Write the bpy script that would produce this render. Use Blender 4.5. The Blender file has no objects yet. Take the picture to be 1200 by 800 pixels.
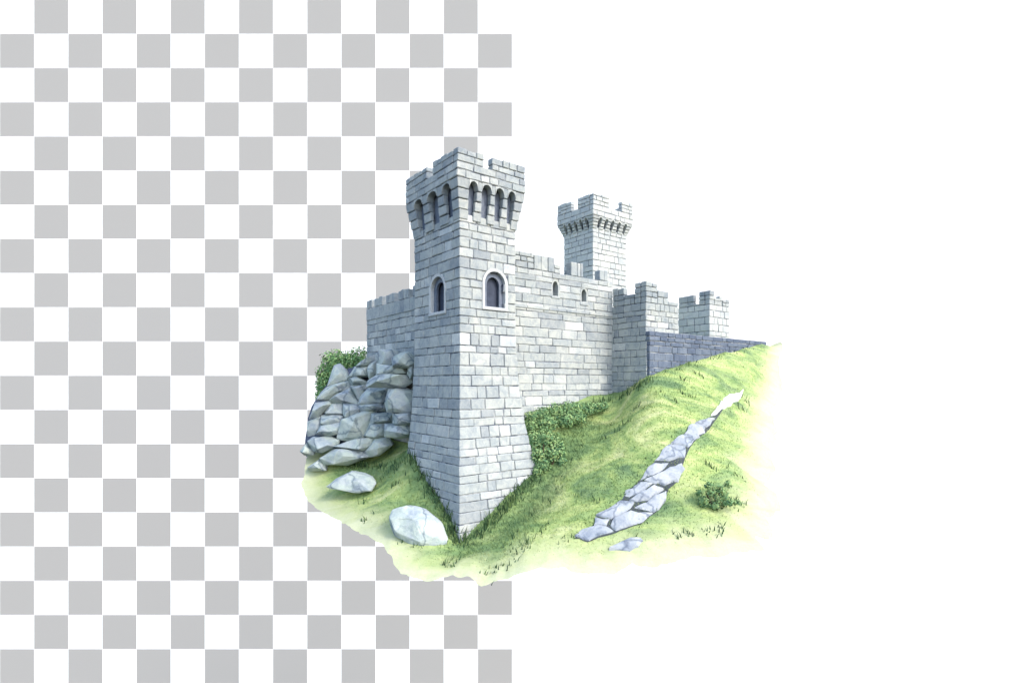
import bpy, math, random
import numpy as np
from mathutils import Vector, noise

rng = random.Random(7)
S = bpy.context.scene
COL = S.collection
F, CX, HY, CZ = 638.0, 600.0, 450.0, 10.0      # focal length in photo pixels, principal column, horizon row, eye height
UR = np.array((0.793, 0.609)); UL = np.array((-0.609, 0.793))
ANG = math.atan2(0.609, 0.793)

def P(px, py, d):
    return Vector(((px-CX)/F*d, d, CZ+(HY-py)/F*d))
def zat(py, d):
    return CZ+(HY-py)*d/F

# ------------------------------------------------------------------ materials
def new_mat(name):
    m = bpy.data.materials.new(name); m.use_nodes = True
    nt = m.node_tree; nt.nodes.clear()
    out = nt.nodes.new('ShaderNodeOutputMaterial')
    b = nt.nodes.new('ShaderNodeBsdfPrincipled')
    b.inputs['Roughness'].default_value = 0.9
    b.inputs['Specular IOR Level'].default_value = 0.15
    nt.links.new(b.outputs[0], out.inputs[0])
    return m, nt, b
def node(nt, typ, **kw):
    n = nt.nodes.new(typ)
    for k, v in kw.items():
        if k in n.inputs.keys() if isinstance(k, str) else False: n.inputs[k].default_value = v
        else: setattr(n, k, v)
    return n
def ramp(nt, fac, stops, interp='LINEAR'):
    r = nt.nodes.new('ShaderNodeValToRGB'); cr = r.color_ramp; cr.interpolation = interp
    while len(cr.elements) < len(stops): cr.elements.new(0.5)
    for e, (p, c) in zip(cr.elements, stops):
        e.position = p; e.color = (*c, 1)
    nt.links.new(fac, r.inputs[0]); return r.outputs[0]
def noise_tex(nt, coord, scale, detail=4, rough=.55, dist=0.0):
    n = nt.nodes.new('ShaderNodeTexNoise')
    n.inputs['Scale'].default_value = scale; n.inputs['Detail'].default_value = detail
    n.inputs['Roughness'].default_value = rough; n.inputs['Distortion'].default_value = dist
    nt.links.new(coord, n.inputs['Vector']); return n.outputs['Fac']
def mix(nt, fac, a, b, mode='MIX'):
    m = nt.nodes.new('ShaderNodeMix'); m.data_type = 'RGBA'; m.blend_type = mode
    if isinstance(fac, (int, float)): m.inputs[0].default_value = fac
    else: nt.links.new(fac, m.inputs[0])
    for sock, v in ((m.inputs[6], a), (m.inputs[7], b)):
        if isinstance(v, tuple): sock.default_value = (*v, 1)
        else: nt.links.new(v, sock)
    return m.outputs[2]
def bump(nt, b, h, strength, dist):
    n = nt.nodes.new('ShaderNodeBump'); n.inputs['Strength'].default_value = strength
    n.inputs['Distance'].default_value = dist
    nt.links.new(h, n.inputs['Height']); nt.links.new(n.outputs[0], b.inputs['Normal'])

def stone_mat(name, tones, wash=(.74, .79, .85), island=True, contrast=1.0, cracks=0.0):
    m, nt, b = new_mat(name)
    g = nt.nodes.new('ShaderNodeNewGeometry'); co = g.outputs['Position']
    if island: base = ramp(nt, g.outputs['Random Per Island'], tones)
    else: base = ramp(nt, noise_tex(nt, co, .9, 3), tones)
    w = ramp(nt, noise_tex(nt, co, .55, 5, .6, .6), [(.38, wash), (.60, (1, 1, 1))])
    c = mix(nt, 0.8*contrast, base, w, 'MULTIPLY')
    w2 = ramp(nt, noise_tex(nt, co, 2.6, 5, .65, .8), [(.33, (.74, .78, .83)), (.58, (1.06, 1.06, 1.03))])
    c = mix(nt, 0.85*contrast, c, w2, 'MULTIPLY')
    sp = ramp(nt, noise_tex(nt, co, 14, 3, .7), [(.28, (.62, .66, .74)), (.40, (1, 1, 1))])
    c = mix(nt, 0.6, c, sp, 'MULTIPLY')
    if cracks:
        nz = nt.nodes.new('ShaderNodeTexNoise'); nz.inputs['Scale'].default_value = 1.1; nz.inputs['Detail'].default_value = 5
        nt.links.new(co, nz.inputs['Vector'])
        va = nt.nodes.new('ShaderNodeVectorMath'); va.operation = 'MULTIPLY_ADD'
        va.inputs[1].default_value = (1.3, 1.3, 1.3); nt.links.new(nz.outputs['Color'], va.inputs[0]); nt.links.new(co, va.inputs[2])
        vo = nt.nodes.new('ShaderNodeTexVoronoi'); vo.feature = 'DISTANCE_TO_EDGE'; vo.inputs['Scale'].default_value = cracks
        nt.links.new(va.outputs[0], vo.inputs['Vector'])
        ck = ramp(nt, vo.outputs['Distance'], [(0, (.30, .34, .42)), (.022, (.62, .66, .72)), (.05, (1, 1, 1))])
        c = mix(nt, .75, c, ck, 'MULTIPLY')
    nt.links.new(c, b.inputs['Base Color'])
    bump(nt, b, noise_tex(nt, co, 7, 6, .65), .55, .05)
    return m

STONE = stone_mat('pale_stone', [(0, (.275, .295, .30)), (.15, (.33, .35, .343)), (.5, (.368, .384, .364)), (.8, (.395, .408, .386)), (.93, (.44, .45, .427)), (1, (.53, .535, .51))])
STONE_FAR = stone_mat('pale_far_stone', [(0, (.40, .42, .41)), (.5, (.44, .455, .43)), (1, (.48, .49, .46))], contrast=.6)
SHADE_STONE = stone_mat('shade_blue_grey_stone', [(0, (.098, .12, .165)), (.5, (.12, .145, .19)), (1, (.145, .172, .215))])  # castle stone darkened to blue-grey: the low wall's shade put into its colour
ROCK = stone_mat('boulder_rock', [(.25, (.31, .35, .365)), (.42, (.39, .425, .425)), (.55, (.41, .46, .41)), (.75, (.47, .50, .465))], island=False, cracks=.42)
SLAB = stone_mat('path_slab_rock', [(.25, (.25, .275, .31)), (.5, (.34, .36, .38)), (.75, (.44, .45, .455))], island=False, cracks=.5)
WHITE_SLAB = stone_mat('white_slab_rock', [(.3, (.60, .61, .60)), (.7, (.70, .70, .68))], island=False, contrast=.3)
TRIM = stone_mat('pale_dressed_stone', [(0, (.44, .455, .45)), (1, (.50, .51, .495))], contrast=.4)
NICHE_SHADE = stone_mat('niche_shade_stone', [(0, (.135, .155, .195)), (1, (.18, .20, .24))])  # darkened blue stone for window niches and corbel slots, recess shade painted in
def flat_mat(name, c, rough=.95):
    m, nt, b = new_mat(name)
    g = nt.nodes.new('ShaderNodeNewGeometry')
    k = ramp(nt, noise_tex(nt, g.outputs['Position'], 3, 4), [(.3, tuple(x*.8 for x in c)), (.7, tuple(x*1.2 for x in c))])
    nt.links.new(k, b.inputs['Base Color']); b.inputs['Roughness'].default_value = rough
    return m
def mortar_mat():
    m, nt, b = new_mat('dark_mortar')
    g = nt.nodes.new('ShaderNodeNewGeometry')
    nt.links.new(ramp(nt, noise_tex(nt, g.outputs['Position'], 1.5, 4, .6), [(.36, (.055, .065, .09)), (.47, (.14, .155, .18)), (.58, (.30, .315, .31))]), b.inputs['Base Color'])
    return m
MORTAR = mortar_mat()
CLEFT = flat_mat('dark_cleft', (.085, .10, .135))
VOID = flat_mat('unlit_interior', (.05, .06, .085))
WOOD = flat_mat('shrub_wood', (.06, .045, .03))
SOIL = flat_mat('soil', (.60, .60, .50))

def leaf_mat(name, tones):
    m, nt, b = new_mat(name)
    g = nt.nodes.new('ShaderNodeNewGeometry'); co = g.outputs['Position']
    base = ramp(nt, g.outputs['Random Per Island'], tones)
    w = ramp(nt, noise_tex(nt, co, 1.6, 3), [(.35, (.62, .74, .70)), (.62, (1.15, 1.1, .95))])
    nt.links.new(mix(nt, 1.0, base, w, 'MULTIPLY'), b.inputs['Base Color'])
    return m
LEAF = leaf_mat('bush_leaves', [(0, (.08, .18, .085)), (.4, (.16, .29, .12)), (.75, (.25, .40, .17)), (1, (.36, .50, .22))])
LEAF2 = leaf_mat('pale_bush_leaves', [(0, (.07, .15, .09)), (.3, (.14, .25, .12)), (.7, (.22, .34, .15)), (1, (.36, .46, .22))])
TUFT = leaf_mat('dark_grass_blades', [(0, (.025, .05, .03)), (.5, (.05, .10, .045)), (1, (.10, .16, .06))])

# grass: washes of pale and mid green, paler towards the worn edge of the ground
def grass_mat():
    m, nt, b = new_mat('meadow_grass')
    g = nt.nodes.new('ShaderNodeNewGeometry'); co = g.outputs['Position']
    mp = nt.nodes.new('ShaderNodeMapping'); mp.inputs['Rotation'].default_value = (0, 0, -ANG)
    mp.inputs['Scale'].default_value = (.45, 1.25, 1.0)
    nt.links.new(co, mp.inputs['Vector']); v = mp.outputs[0]
    n1 = noise_tex(nt, v, .42, 6, .6, 1.0)
    c = ramp(nt, n1, [(.33, (.10, .165, .08)), (.41, (.155, .235, .10)), (.46, (.215, .30, .115)), (.51, (.275, .355, .13)), (.57, (.325, .39, .155)), (.66, (.43, .465, .23))])
    n2 = noise_tex(nt, v, 1.7, 5, .6, .8)
    c = mix(nt, .75, c, ramp(nt, n2, [(.36, (.68, .78, .70)), (.50, (1, 1, 1)), (.66, (1.16, 1.12, 1.08))]), 'MULTIPLY')
    a = nt.nodes.new('ShaderNodeAttribute'); a.attribute_name = 'lush'
    lush = ramp(nt, n2, [(.3, (.075, .135, .06)), (.5, (.125, .20, .08)), (.7, (.20, .28, .10))])
    c = mix(nt, a.outputs['Fac'], c, lush)
    a2 = nt.nodes.new('ShaderNodeAttribute'); a2.attribute_name = 'worn'
    ad = nt.nodes.new('ShaderNodeMath'); ad.operation = 'ADD'
    n3 = noise_tex(nt, v, .9, 5, .6, .8)
    nt.links.new(a2.outputs['Fac'], ad.inputs[0])
    sc = nt.nodes.new('ShaderNodeMath'); sc.operation = 'MULTIPLY_ADD'; sc.inputs[1].default_value = .9; sc.inputs[2].default_value = -.45
    nt.links.new(n3, sc.inputs[0]); nt.links.new(sc.outputs[0], ad.inputs[1])
    pale = ramp(nt, ad.outputs[0], [(.25, (.325, .38, .18)), (.6, (.37, .41, .215)), (1, (.435, .46, .30))])
    fac = nt.nodes.new('ShaderNodeMapRange'); fac.inputs[1].default_value = .12; fac.inputs[2].default_value = .62
    nt.links.new(ad.outputs[0], fac.inputs[0])
    c = mix(nt, fac.outputs[0], c, pale)
    fine = ramp(nt, noise_tex(nt, co, 9, 4, .7), [(.3, (.86, .88, .82)), (.55, (1, 1, 1))])
    c = mix(nt, .7, c, fine, 'MULTIPLY')
    nt.links.new(c, b.inputs['Base Color'])
    bump(nt, b, noise_tex(nt, co, 6, 6, .7), .4, .06)
    return m
GRASS = grass_mat()

# ------------------------------------------------------------------ mesh builder
class MB:
    def __init__(self): self.v = []; self.f = []; self.m = []
    def add(self, vs, fs, mi=0):
        o = len(self.v); self.v.extend(vs)
        self.f.extend([tuple(i+o for i in f) for f in fs]); self.m.extend([mi]*len(fs))
    def hexa(self, c, bev=.025, mi=0, jit=0.0):
        """chamfered block from 2x2x2 corners"""
        c = np.array(c, float)
        if jit: c = c+np.array([rng.uniform(-jit, jit) for _ in range(24)]).reshape(c.shape)
        ln = [np.linalg.norm(c[1].mean((0, 1))-c[0].mean((0, 1))), np.linalg.norm(c[:, 1].mean((0, 1))-c[:, 0].mean((0, 1))), np.linalg.norm(c[:, :, 1].mean((0, 1))-c[:, :, 0].mean((0, 1)))]
        e = [min(bev/max(l, 1e-4), .3) for l in ln]
        vs = []; ix = {}
        for i in (0, 1):
            for j in (0, 1):
                for k in (0, 1):
                    for a in range(3):
                        p = [i, j, k]
                        q = [p[t] if t == a else (e[t] if p[t] == 0 else 1-e[t]) for t in range(3)]
                        w = 0
                        for x in (0, 1):
                            for y in (0, 1):
                                for z in (0, 1):
                                    w = w+c[x, y, z]*(q[0] if x else 1-q[0])*(q[1] if y else 1-q[1])*(q[2] if z else 1-q[2])
                        ix[(i, j, k, a)] = len(vs); vs.append(tuple(w))
        fs = []
        def cor(a, s, b, t, d, r):
            p = [0, 0, 0]; p[a] = s; p[b] = t; p[d] = r; return tuple(p)
        for a in range(3):
            b, d = (a+1) % 3, (a+2) % 3
            for s in (0, 1):
                loop = [ix[cor(a, s, b, t, d, r)+(a,)] for t, r in ((0, 0), (1, 0), (1, 1), (0, 1))]
                fs.append(loop if s else loop[::-1])
            for t in (0, 1):
                for r in (0, 1):
                    p0 = cor(a, 0, b, t, d, r); p1 = cor(a, 1, b, t, d, r)
                    q = [ix[p0+(b,)], ix[p1+(b,)], ix[p1+(d,)], ix[p0+(d,)]]
                    fs.append(q if (t == r) == False else q[::-1])
        for i in (0, 1):
            for j in (0, 1):
                for k in (0, 1):
                    q = [ix[(i, j, k, 0)], ix[(i, j, k, 1)], ix[(i, j, k, 2)]]
                    fs.append(q if (i+j+k) % 2 == 1 else q[::-1])
        self.add(vs, fs, mi)
    def box(self, a, b, bev=.02, mi=0, jit=0.0):
        c = [[[(x, y, z) for z in (a[2], b[2])] for y in (a[1], b[1])] for x in (a[0], b[0])]
        self.hexa(c, bev, mi, jit)
    def loft(self, rings, mi=0, cap=True, closed=False):
        n = len(rings[0]); vs = [tuple(p) for r in rings for p in r]; fs = []
        m = len(rings)
        for i in range(m if closed else m-1):
            i2 = (i+1) % m
            for j in range(n):
                fs.append((i*n+j, i*n+(j+1) % n, i2*n+(j+1) % n, i2*n+j))
        if cap and not closed: fs.append(tuple(range(n))[::-1]); fs.append(tuple((m-1)*n+j for j in range(n)))
        self.add(vs, fs, mi)
    def build(self, name, mats, parent=None, smooth=False, fix=True):
        if not isinstance(mats, (list, tuple)): mats = [mats]
        me = bpy.data.meshes.new(name); me.from_pydata(self.v, [], self.f)
        for m in mats: me.materials.append(m)
        if len(mats) > 1: me.polygons.foreach_set('material_index', self.m)
        if smooth: me.polygons.foreach_set('use_smooth', [True]*len(me.polygons))
        if fix:
            import bmesh
            bm = bmesh.new(); bm.from_mesh(me); bmesh.ops.recalc_face_normals(bm, faces=bm.faces); bm.to_mesh(me); bm.free()
        me.update()
        o = bpy.data.objects.new(name, me); COL.objects.link(o)
        if parent: o.parent = parent
        return o

def tag(o, label=None, cat=None, group=None, kind=None):
    if label and cat and not kind: kind = 'thing'
    for k, v in (('label', label), ('category', cat), ('group', group), ('kind', kind)):
        if v: o[k] = v
    return o
def empty(name, loc, rz=0, **kw):
    o = bpy.data.objects.new(name, None); COL.objects.link(o)
    o.location = loc; o.rotation_euler = (0, 0, rz); o.empty_display_size = .5
    return tag(o, **kw)

# ------------------------------------------------------------------ masonry
def split_courses(z0, z1, h):
    n = max(1, round((z1-z0)/h)); w = [rng.uniform(.7, 1.3) for _ in range(n)]; s = sum(w)
    zs = [z0]
    for x in w: zs.append(zs[-1]+x/s*(z1-z0))
    zs[-1] = z1
    return list(zip(zs[:-1], zs[1:]))
def split_len(a, b, lw):
    out = []; u = a
    if b-a < .12: return []
    while b-u > lw*1.7:
        l = lw*rng.choice((.55, .75, .9, 1.1, 1.35)); out.append((u, u+l)); u += l
    if b-u > lw*1.05 and rng.random() < .7:
        m = u+(b-u)*rng.uniform(.38, .62); out += [(u, m), (m, b)]
    else: out.append((u, b))
    return out
def side_pt(side, W, L, u, out, z):
    return ((u, -out, z), (-out, u, z), (u, L+out, z), (W+out, u, z))[side]
def hole_hw(h, z):
    if z < h['zb'] or z > h['zt']: return 0
    if z < h['zs']: return h['hw']
    return h['hw']*math.sqrt(max(0, 1-((z-h['zs'])/(h['zt']-h['zs']))**2))
def ring_stones(mb, W, L, z0, z1, h, lw, thick, off=lambda z: 0.0, holes=(), gap=.045, sides=(0, 1, 2, 3), rough=.03, jit=.019, bev=.03, cap=None, sf=(1, 1, 1, 1)):
    q0 = max(thick, .45)
    for ci, (za, zb) in enumerate(split_courses(z0, z1, h)):
        g = gap/2; a, b = za+g, zb-g
        legs = {}
        for cx in (0, 1):
            for cy in (0, 1):
                lng = lw*rng.uniform(.7, 1.15); sht = q0*rng.uniform(1.0, 1.25)
                if (ci+cx+cy) % 2: la, lb = max(lng, q0), sht
                else: la, lb = sht, max(lng, q0)
                la = min(la, W*.48); lb = min(lb, L*.48)
                if cap: la, lb = cap[0][cx], cap[1][cy]
                legs[cx, cy] = (la, lb)
                r1, r2 = rng.uniform(0, rough), rng.uniform(0, rough)
                c = []
                for i in (0, 1):
                    ci_ = []
                    for j in (0, 1):
                        cj = []
                        for z in (a, b):
                            o = off(z)
                            ox, oy = o*sf[3 if cx else 1], o*sf[2 if cy else 0]
                            x = (-(ox+r1) if i == 0 else la-g) if cx == 0 else (W+ox+r1 if i == 1 else W-la+g)
                            y = (-(oy+r2) if j == 0 else lb-g) if cy == 0 else (L+oy+r2 if j == 1 else L-lb+g)
                            cj.append((x, y, z))
                        ci_.append(cj)
                    c.append(ci_)
                mb.hexa(c, bev*rng.uniform(.7, 1.3), 0, jit)
                mo = .03; c = [[[((cx*W)+(sg_x*t_), (cy*L)+(sg_y*v_), z) for z, t_, v_ in ((z_, -(off(z_)*sf[3 if cx else 1]-mo) if ii == 0 else la+.02, -(off(z_)*sf[2 if cy else 0]-mo) if jj == 0 else lb+.02) for z_ in (za, zb))] for jj in (0, 1)] for sg_x, sg_y in ((1-2*cx, 1-2*cy),) for ii in (0, 1)]
                mb.hexa(c, .002, 1)
        for s in sides:
            if s == 0: iv = [(legs[0, 0][0], W-legs[1, 0][0])]
            elif s == 2: iv = [(legs[0, 1][0], W-legs[1, 1][0])]
            elif s == 1: iv = [(legs[0, 0][1], L-legs[0, 1][1])]
            else: iv = [(legs[1, 0][1], L-legs[1, 1][1])]
            for hd in holes:
                if hd['side'] != s: continue
                zm = za+(zb-za)*.12 if zb > hd['zs'] and za >= hd['zb'] else (za+zb)/2
                hw = hole_hw(hd, zm)
                if hw <= 0: continue
                hw += hd.get('pad', .1); n = []
                for (p, q) in iv:
                    if hd['uc']-hw > p: n.append((p, min(q, hd['uc']-hw)))
                    if hd['uc']+hw < q: n.append((max(p, hd['uc']+hw), q))
                iv = n
            for (p, q) in iv:
                if q-p < .03: continue
                mo = .03
                mb.hexa([[[side_pt(s, W, L, u, (off(z)*sf[s]-mo) if d == 0 else -thick+.02, z) for z in (za, zb)] for d in (0, 1)] for u in (p, q)], .002, 1)
                for (u0, u1) in split_len(p, q, lw):
                    r = rng.uniform(0, rough); c = []
                    da, db = rng.uniform(-.012, .012), rng.uniform(-.012, .012)
                    for u in (u0+g, u1-g):
                        cu = []
                        for d in (0, 1):
                            cu.append([side_pt(s, W, L, u, (off(z)*sf[s]+r) if d == 0 else -thick, z+(da if u == u0+g else db)) for z in (a, b)])
                        c.append(cu)
                    mb.hexa(c, bev*rng.uniform(.7, 1.3), 0, jit)
def core(mb, W, L, z0, z1, inset, off=lambda z: 0.0, mi=1, n=8, sf=(1, 1, 1, 1)):
    rings = []
    for i in range(n+1):
        z = z0+(z1-z0)*i/n; a, b, c, d = [off(z)*k-inset for k in sf]
        rings.append([(-b, -a, z), (W+d, -a, z), (W+d, L+c, z), (-b, L+c, z)])
    mb.loft(rings, mi)
def merlon(parent, segs, z0, z1, t, lw=.8, h=.4, mats=None, broken=0.0, gap=.04):
    """segs: boxes (x0,x1,y0,y1) laid in courses; one part"""
    mb = MB()
    for (x0, x1, y0, y1) in segs:
        alongx = (x1-x0) >= (y1-y0)
        cs = split_courses(z0, z1, h)
        for k, (za, zb) in enumerate(cs):
            A, B = (x0, x1) if alongx else (y0, y1)
            pieces = split_len(A, B, lw)
            for j, (u0, u1) in enumerate(pieces):
                if k == len(cs)-1 and broken and rng.random() < broken: continue
                top = zb-gap/2-(rng.uniform(0, .10) if k == len(cs)-1 else 0)
                g = gap/2; r = rng.uniform(-.01, .025)
                if alongx: mb.box((u0+g, y0-r, za+g), (u1-g, y1+r, top), .03, 0, .014)
                else: mb.box((x0-r, u0+g, za+g), (x1+r, u1-g, top), .03, 0, .014)
        mb.box((x0+.06, y0+.06, z0-.02), (x1-.06, y1-.06, z1-h*.9 if broken else z1-.12), .01, 1)
    return mb.build('merlon', mats or [STONE, MORTAR], parent)

def arch_outline(hw, zb, zs, zt, n=12):
    pts = [(-hw, zb), (-hw, zs)]
    for i in range(1, n):
        a = math.pi*(1-i/n); pts.append((hw*math.cos(a), zs+(zt-zs)*math.sin(a)))
    pts += [(hw, zs), (hw, zb)]
    return pts
def add_window(parent, W, L, hd, off, depth=.42, ring=.17, proud=.05, inner=True):
    s, uc = hd['side'], hd['uc']
    base = off((hd['zb']+hd['zt'])/2)
    pt = lambda u, out, z: side_pt(s, W, L, uc+u, out, z)
    mb = MB(); i_ = arch_outline(hd['hw'], hd['zb'], hd['zs'], hd['zt'])
    o_ = arch_outline(hd['hw']+ring, hd['zb'], hd['zs'], hd['zt']+ring)
    rings = []
    for (a, b), (c, d) in zip(i_, o_):
        rings.append([pt(a, base+proud-.02, b), pt(c, base+proud, d), pt(c, base-.25, d), pt(a, -depth, b)])
    mb.loft(rings)
    zs, zt, hw = hd['zs'], hd['zt'], hd['hw']; cl = lambda v: max(-1, min(1, v))
    o2 = [(hw+ring*2)*(1 if a > 0 else -1) if b <= zs else (hw+ring*2)*cl(1.42*a/hw) for a, b in i_]
    o3 = [b if b <= zs else zs+(zt-zs+ring*2.2)*cl(1.42*(b-zs)/(zt-zs)) for a, b in i_]
    rings = [[pt(a*1.05, base-.05, b+.02), pt(c, base-.05, d+.02), pt(c, base-.2, d+.02), pt(a*1.05, base-.2, b+.02)] for (a, b), c, d in zip(i_, o2, o3)]
    sp = MB(); sp.loft(rings)
    sf = mb.build('window_surround', TRIM if ring > .15 else STONE, parent)
    sp.build('spandrel', STONE, sf)
    mb = MB()   # sill
    c = [[[pt(u, o, z) for z in (hd['zb']-.16, hd['zb']+.03)] for o in (base+proud+.03, -depth)] for u in (-hd['hw']-ring*1.15, hd['hw']+ring*1.15)]
    mb.hexa(c, .03); mb.build('sill', TRIM if ring > .15 else STONE, sf)
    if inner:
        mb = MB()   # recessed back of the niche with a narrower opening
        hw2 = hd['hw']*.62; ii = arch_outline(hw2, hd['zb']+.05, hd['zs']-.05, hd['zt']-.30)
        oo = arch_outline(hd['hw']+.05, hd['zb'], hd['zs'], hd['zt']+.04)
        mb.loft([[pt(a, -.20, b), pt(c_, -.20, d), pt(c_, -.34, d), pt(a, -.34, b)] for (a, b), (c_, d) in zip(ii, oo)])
        mb.build('niche', NICHE_SHADE, sf)
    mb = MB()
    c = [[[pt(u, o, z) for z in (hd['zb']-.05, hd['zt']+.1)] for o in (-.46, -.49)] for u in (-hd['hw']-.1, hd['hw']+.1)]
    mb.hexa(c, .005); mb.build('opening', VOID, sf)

def complement(slots, a, b):
    out = []; u = a
    for c, w in slots: out.append((u, c-w/2)); u = c+w/2
    out.append((u, b)); return out

def castle_tower(name, label, x, y, W, L, zb, zc0, zc1, zcr, ztop, o, sx, sy, gapx, gapy, h, lw, off=lambda z: 0.0, holes=(), mats=None, gap=.045, lat=.42, sf=(1, 1, 1, 1)):
    mats = mats or [STONE, MORTAR]
    T = empty(name, (x, y, zb), ANG, label=label, cat='castle tower', group='towers of the castle')
    r = lambda z: z-zb
    offl = lambda z: off(z+zb)
    hl = [dict(hd, zb=hd['zb']-zb, zs=hd['zs']-zb, zt=hd['zt']-zb) for hd in holes]
    mb = MB()
    q = r(zc0)+(r(zc1)-r(zc0))*.16
    sh = [dict(side=s_, uc=c_, hw=w_/2+.02, zb=q, zs=r(zc1)+1, zt=r(zc1)+2, pad=0) for s_ in range(4) for c_, w_ in (sx if s_ in (0, 2) else sy)]
    ring_stones(mb, W, L, 0, q, h, lw, .55, offl, hl, gap, sf=sf)
    cap = ((sx[0][0]-sx[0][1]/2-.02, W-sx[-1][0]-sx[-1][1]/2-.02), (sy[0][0]-sy[0][1]/2-.02, L-sy[-1][0]-sy[-1][1]/2-.02))
    ring_stones(mb, W, L, q, r(zc1), h, lw, .3, offl, sh, gap, cap=cap)
    core(mb, W, L, 0, r(zcr)-.3, .5, offl, sf=sf)
    mb.build('shaft', mats, T)
    for hd in hl: add_window(T, W, L, hd, offl)
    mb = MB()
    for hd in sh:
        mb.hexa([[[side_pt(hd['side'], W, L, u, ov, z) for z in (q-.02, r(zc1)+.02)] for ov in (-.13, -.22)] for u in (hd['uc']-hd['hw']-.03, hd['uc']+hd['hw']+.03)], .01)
    mb.build('recess', NICHE_SHADE, T)
    # corbels
    n = 4; zz = [r(zc0)+(r(zc1)-r(zc0))*i/n for i in range(n+1)]
    oo = [o*(.08+.92*(i/n)) for i in range(n+1)]
    slots = {0: sx, 2: sx, 1: sy, 3: sy}
    for s in range(4):
        ln = W if s in (0, 2) else L
        comp = complement(slots[s], 0, ln)
        for k, (a, b) in enumerate(comp):
            if k in (0, len(comp)-1): continue
            mb = MB()
            for i in range(n):
                m = (a+b)/2; hw = (b-a)/2+.22*slots[s][0][1]*(1-i/(n-1))**1.3
                lo, hi = oo[i]+.05, oo[i+1]
                c = [[[side_pt(s, W, L, u, (ov if d == 0 else -.02), z) for z, ov in ((zz[i]+.018, lo), (zz[i+1]-.018, hi))] for d in (0, 1)] for u in (m-hw, m+hw)]
                mb.hexa(c, .03, 0, .01)
            mb.build('corbel', mats, T)
    for cx in (0, 1):
        for cy in (0, 1):
            a = sx[0][0]-sx[0][1]/2 if cx == 0 else W-(sx[-1][0]+sx[-1][1]/2)
            b = sy[0][0]-sy[0][1]/2 if cy == 0 else L-(sy[-1][0]+sy[-1][1]/2)
            mb = MB()
            for i in range(n):
                ex = .22*(1-i/(n-1))**1.3; ax, by = a+ex*sx[0][1], b+ex*sy[0][1]
                c = []
                for ii in (0, 1):
                    c1 = []
                    for jj in (0, 1):
                        c2 = []
                        for z, ov in ((zz[i]+.018, oo[i]+.03), (zz[i+1]-.018, oo[i+1])):
                            xx = (-ov if ii == 0 else ax) if cx == 0 else (W+ov if ii == 1 else W-ax)
                            yy = (-ov if jj == 0 else by) if cy == 0 else (L+ov if jj == 1 else L-by)
                            c2.append((xx, yy, z))
                        c1.append(c2)
                    c.append(c1)
                mb.hexa(c, .03, 0, .01)
            mb.build('corbel', mats, T)
    # parapet: arches over the slots, then courses
    mb = MB()
    za = r(zc1)-.02; zt = za+lat*.25
    W2, L2 = W+2*o, L+2*o
    tmp = MB(); ring_stones(tmp, W2, L2, r(zc1)+.02, r(zcr), min(h, (zcr-zc1)/2), lw*1.05, .42, lambda z: 0.0, (), gap)
    mb.add([(a-o, b-o, c) for a, b, c in tmp.v], tmp.f, 0); mb.m[-len(tmp.f):] = tmp.m
    for s in range(4):
        for (c_, w) in slots[s]:
            rings = []
            for i in range(13):
                t = -1+2*i/12; zbm = za-lat+lat*.94*math.sqrt(max(0, 1-t*t))
                u = c_+t*(w/2+.0)
                rings.append([side_pt(s, W, L, u, o-.015, zbm), side_pt(s, W, L, u, o-.015, za+.03), side_pt(s, W, L, u, -.02, za+.03), side_pt(s, W, L, u, -.02, zbm)])
            mb.loft(rings)
    mb.box((-o+.1, -o+.1, r(zc1)+.03), (W+o-.1, L+o-.1, r(zcr)-.35), .01, 1)
    mb.build('parapet', mats, T)
    # merlons: L-shaped at the four corners
    t = .45; X0, X1, Y0, Y1 = -o, W+o, -o, L+o
    gx0, gx1 = X0+gapx[0], X0+gapx[1]; gy0, gy1 = Y0+gapy[0], Y0+gapy[1]
    zc, zm = r(zcr)+.01, r(ztop)
    merlon(T, [(X0, gx0, Y0, Y0+t), (X0, X0+t, Y0+t+.03, gy0)], zc, zm, t, mats=mats, lw=lw*.8)
    merlon(T, [(gx1, X1, Y0, Y0+t), (X1-t, X1, Y0+t+.03, gy0)], zc, zm, t, mats=mats, lw=lw*.8)
    merlon(T, [(X0, gx0, Y1-t, Y1), (X0, X0+t, gy1, Y1-t-.03)], zc, zm, t, mats=mats, lw=lw*.8)
    merlon(T, [(gx1, X1, Y1-t, Y1), (X1-t, X1, gy1, Y1-t-.03)], zc, zm, t, mats=mats, lw=lw*.8)
    return T

def batter(z):
    pts = [(-2, 1.75), (1.6, 1.2), (5, .80), (7.6, .36), (9.5, .16), (12, 0.02), (13.5, 0), (40, 0)]
    for (a, va), (b, vb) in zip(pts[:-1], pts[1:]):
        if a <= z <= b: return va+(vb-va)*(z-a)/(b-a)
    return 0
# main tower
NT = (-2.87, 30.0)
win = [dict(side=0, uc=2.38, hw=.73, zb=14.4, zs=15.75, zt=16.5, pad=.12),
       dict(side=1, uc=2.46, hw=.78, zb=14.2, zs=15.55, zt=16.3, pad=.12)]
castle_tower('castle_tower', 'tall nearest square tower with flared foot and two arched windows', NT[0], NT[1], 3.87, 5.33, .6, 19.1, 21.25, 22.1, 22.9, .42,
             [(.66, .58), (1.56, .66), (2.46, .62), (3.32, .56)], [(.85, .9), (2.45, 1.15), (4.15, 1.05)], (1.75, 2.3), (2.75, 3.4), .52, 1.05, batter, win, sf=(1.08, .7, .1, 1.15))
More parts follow.
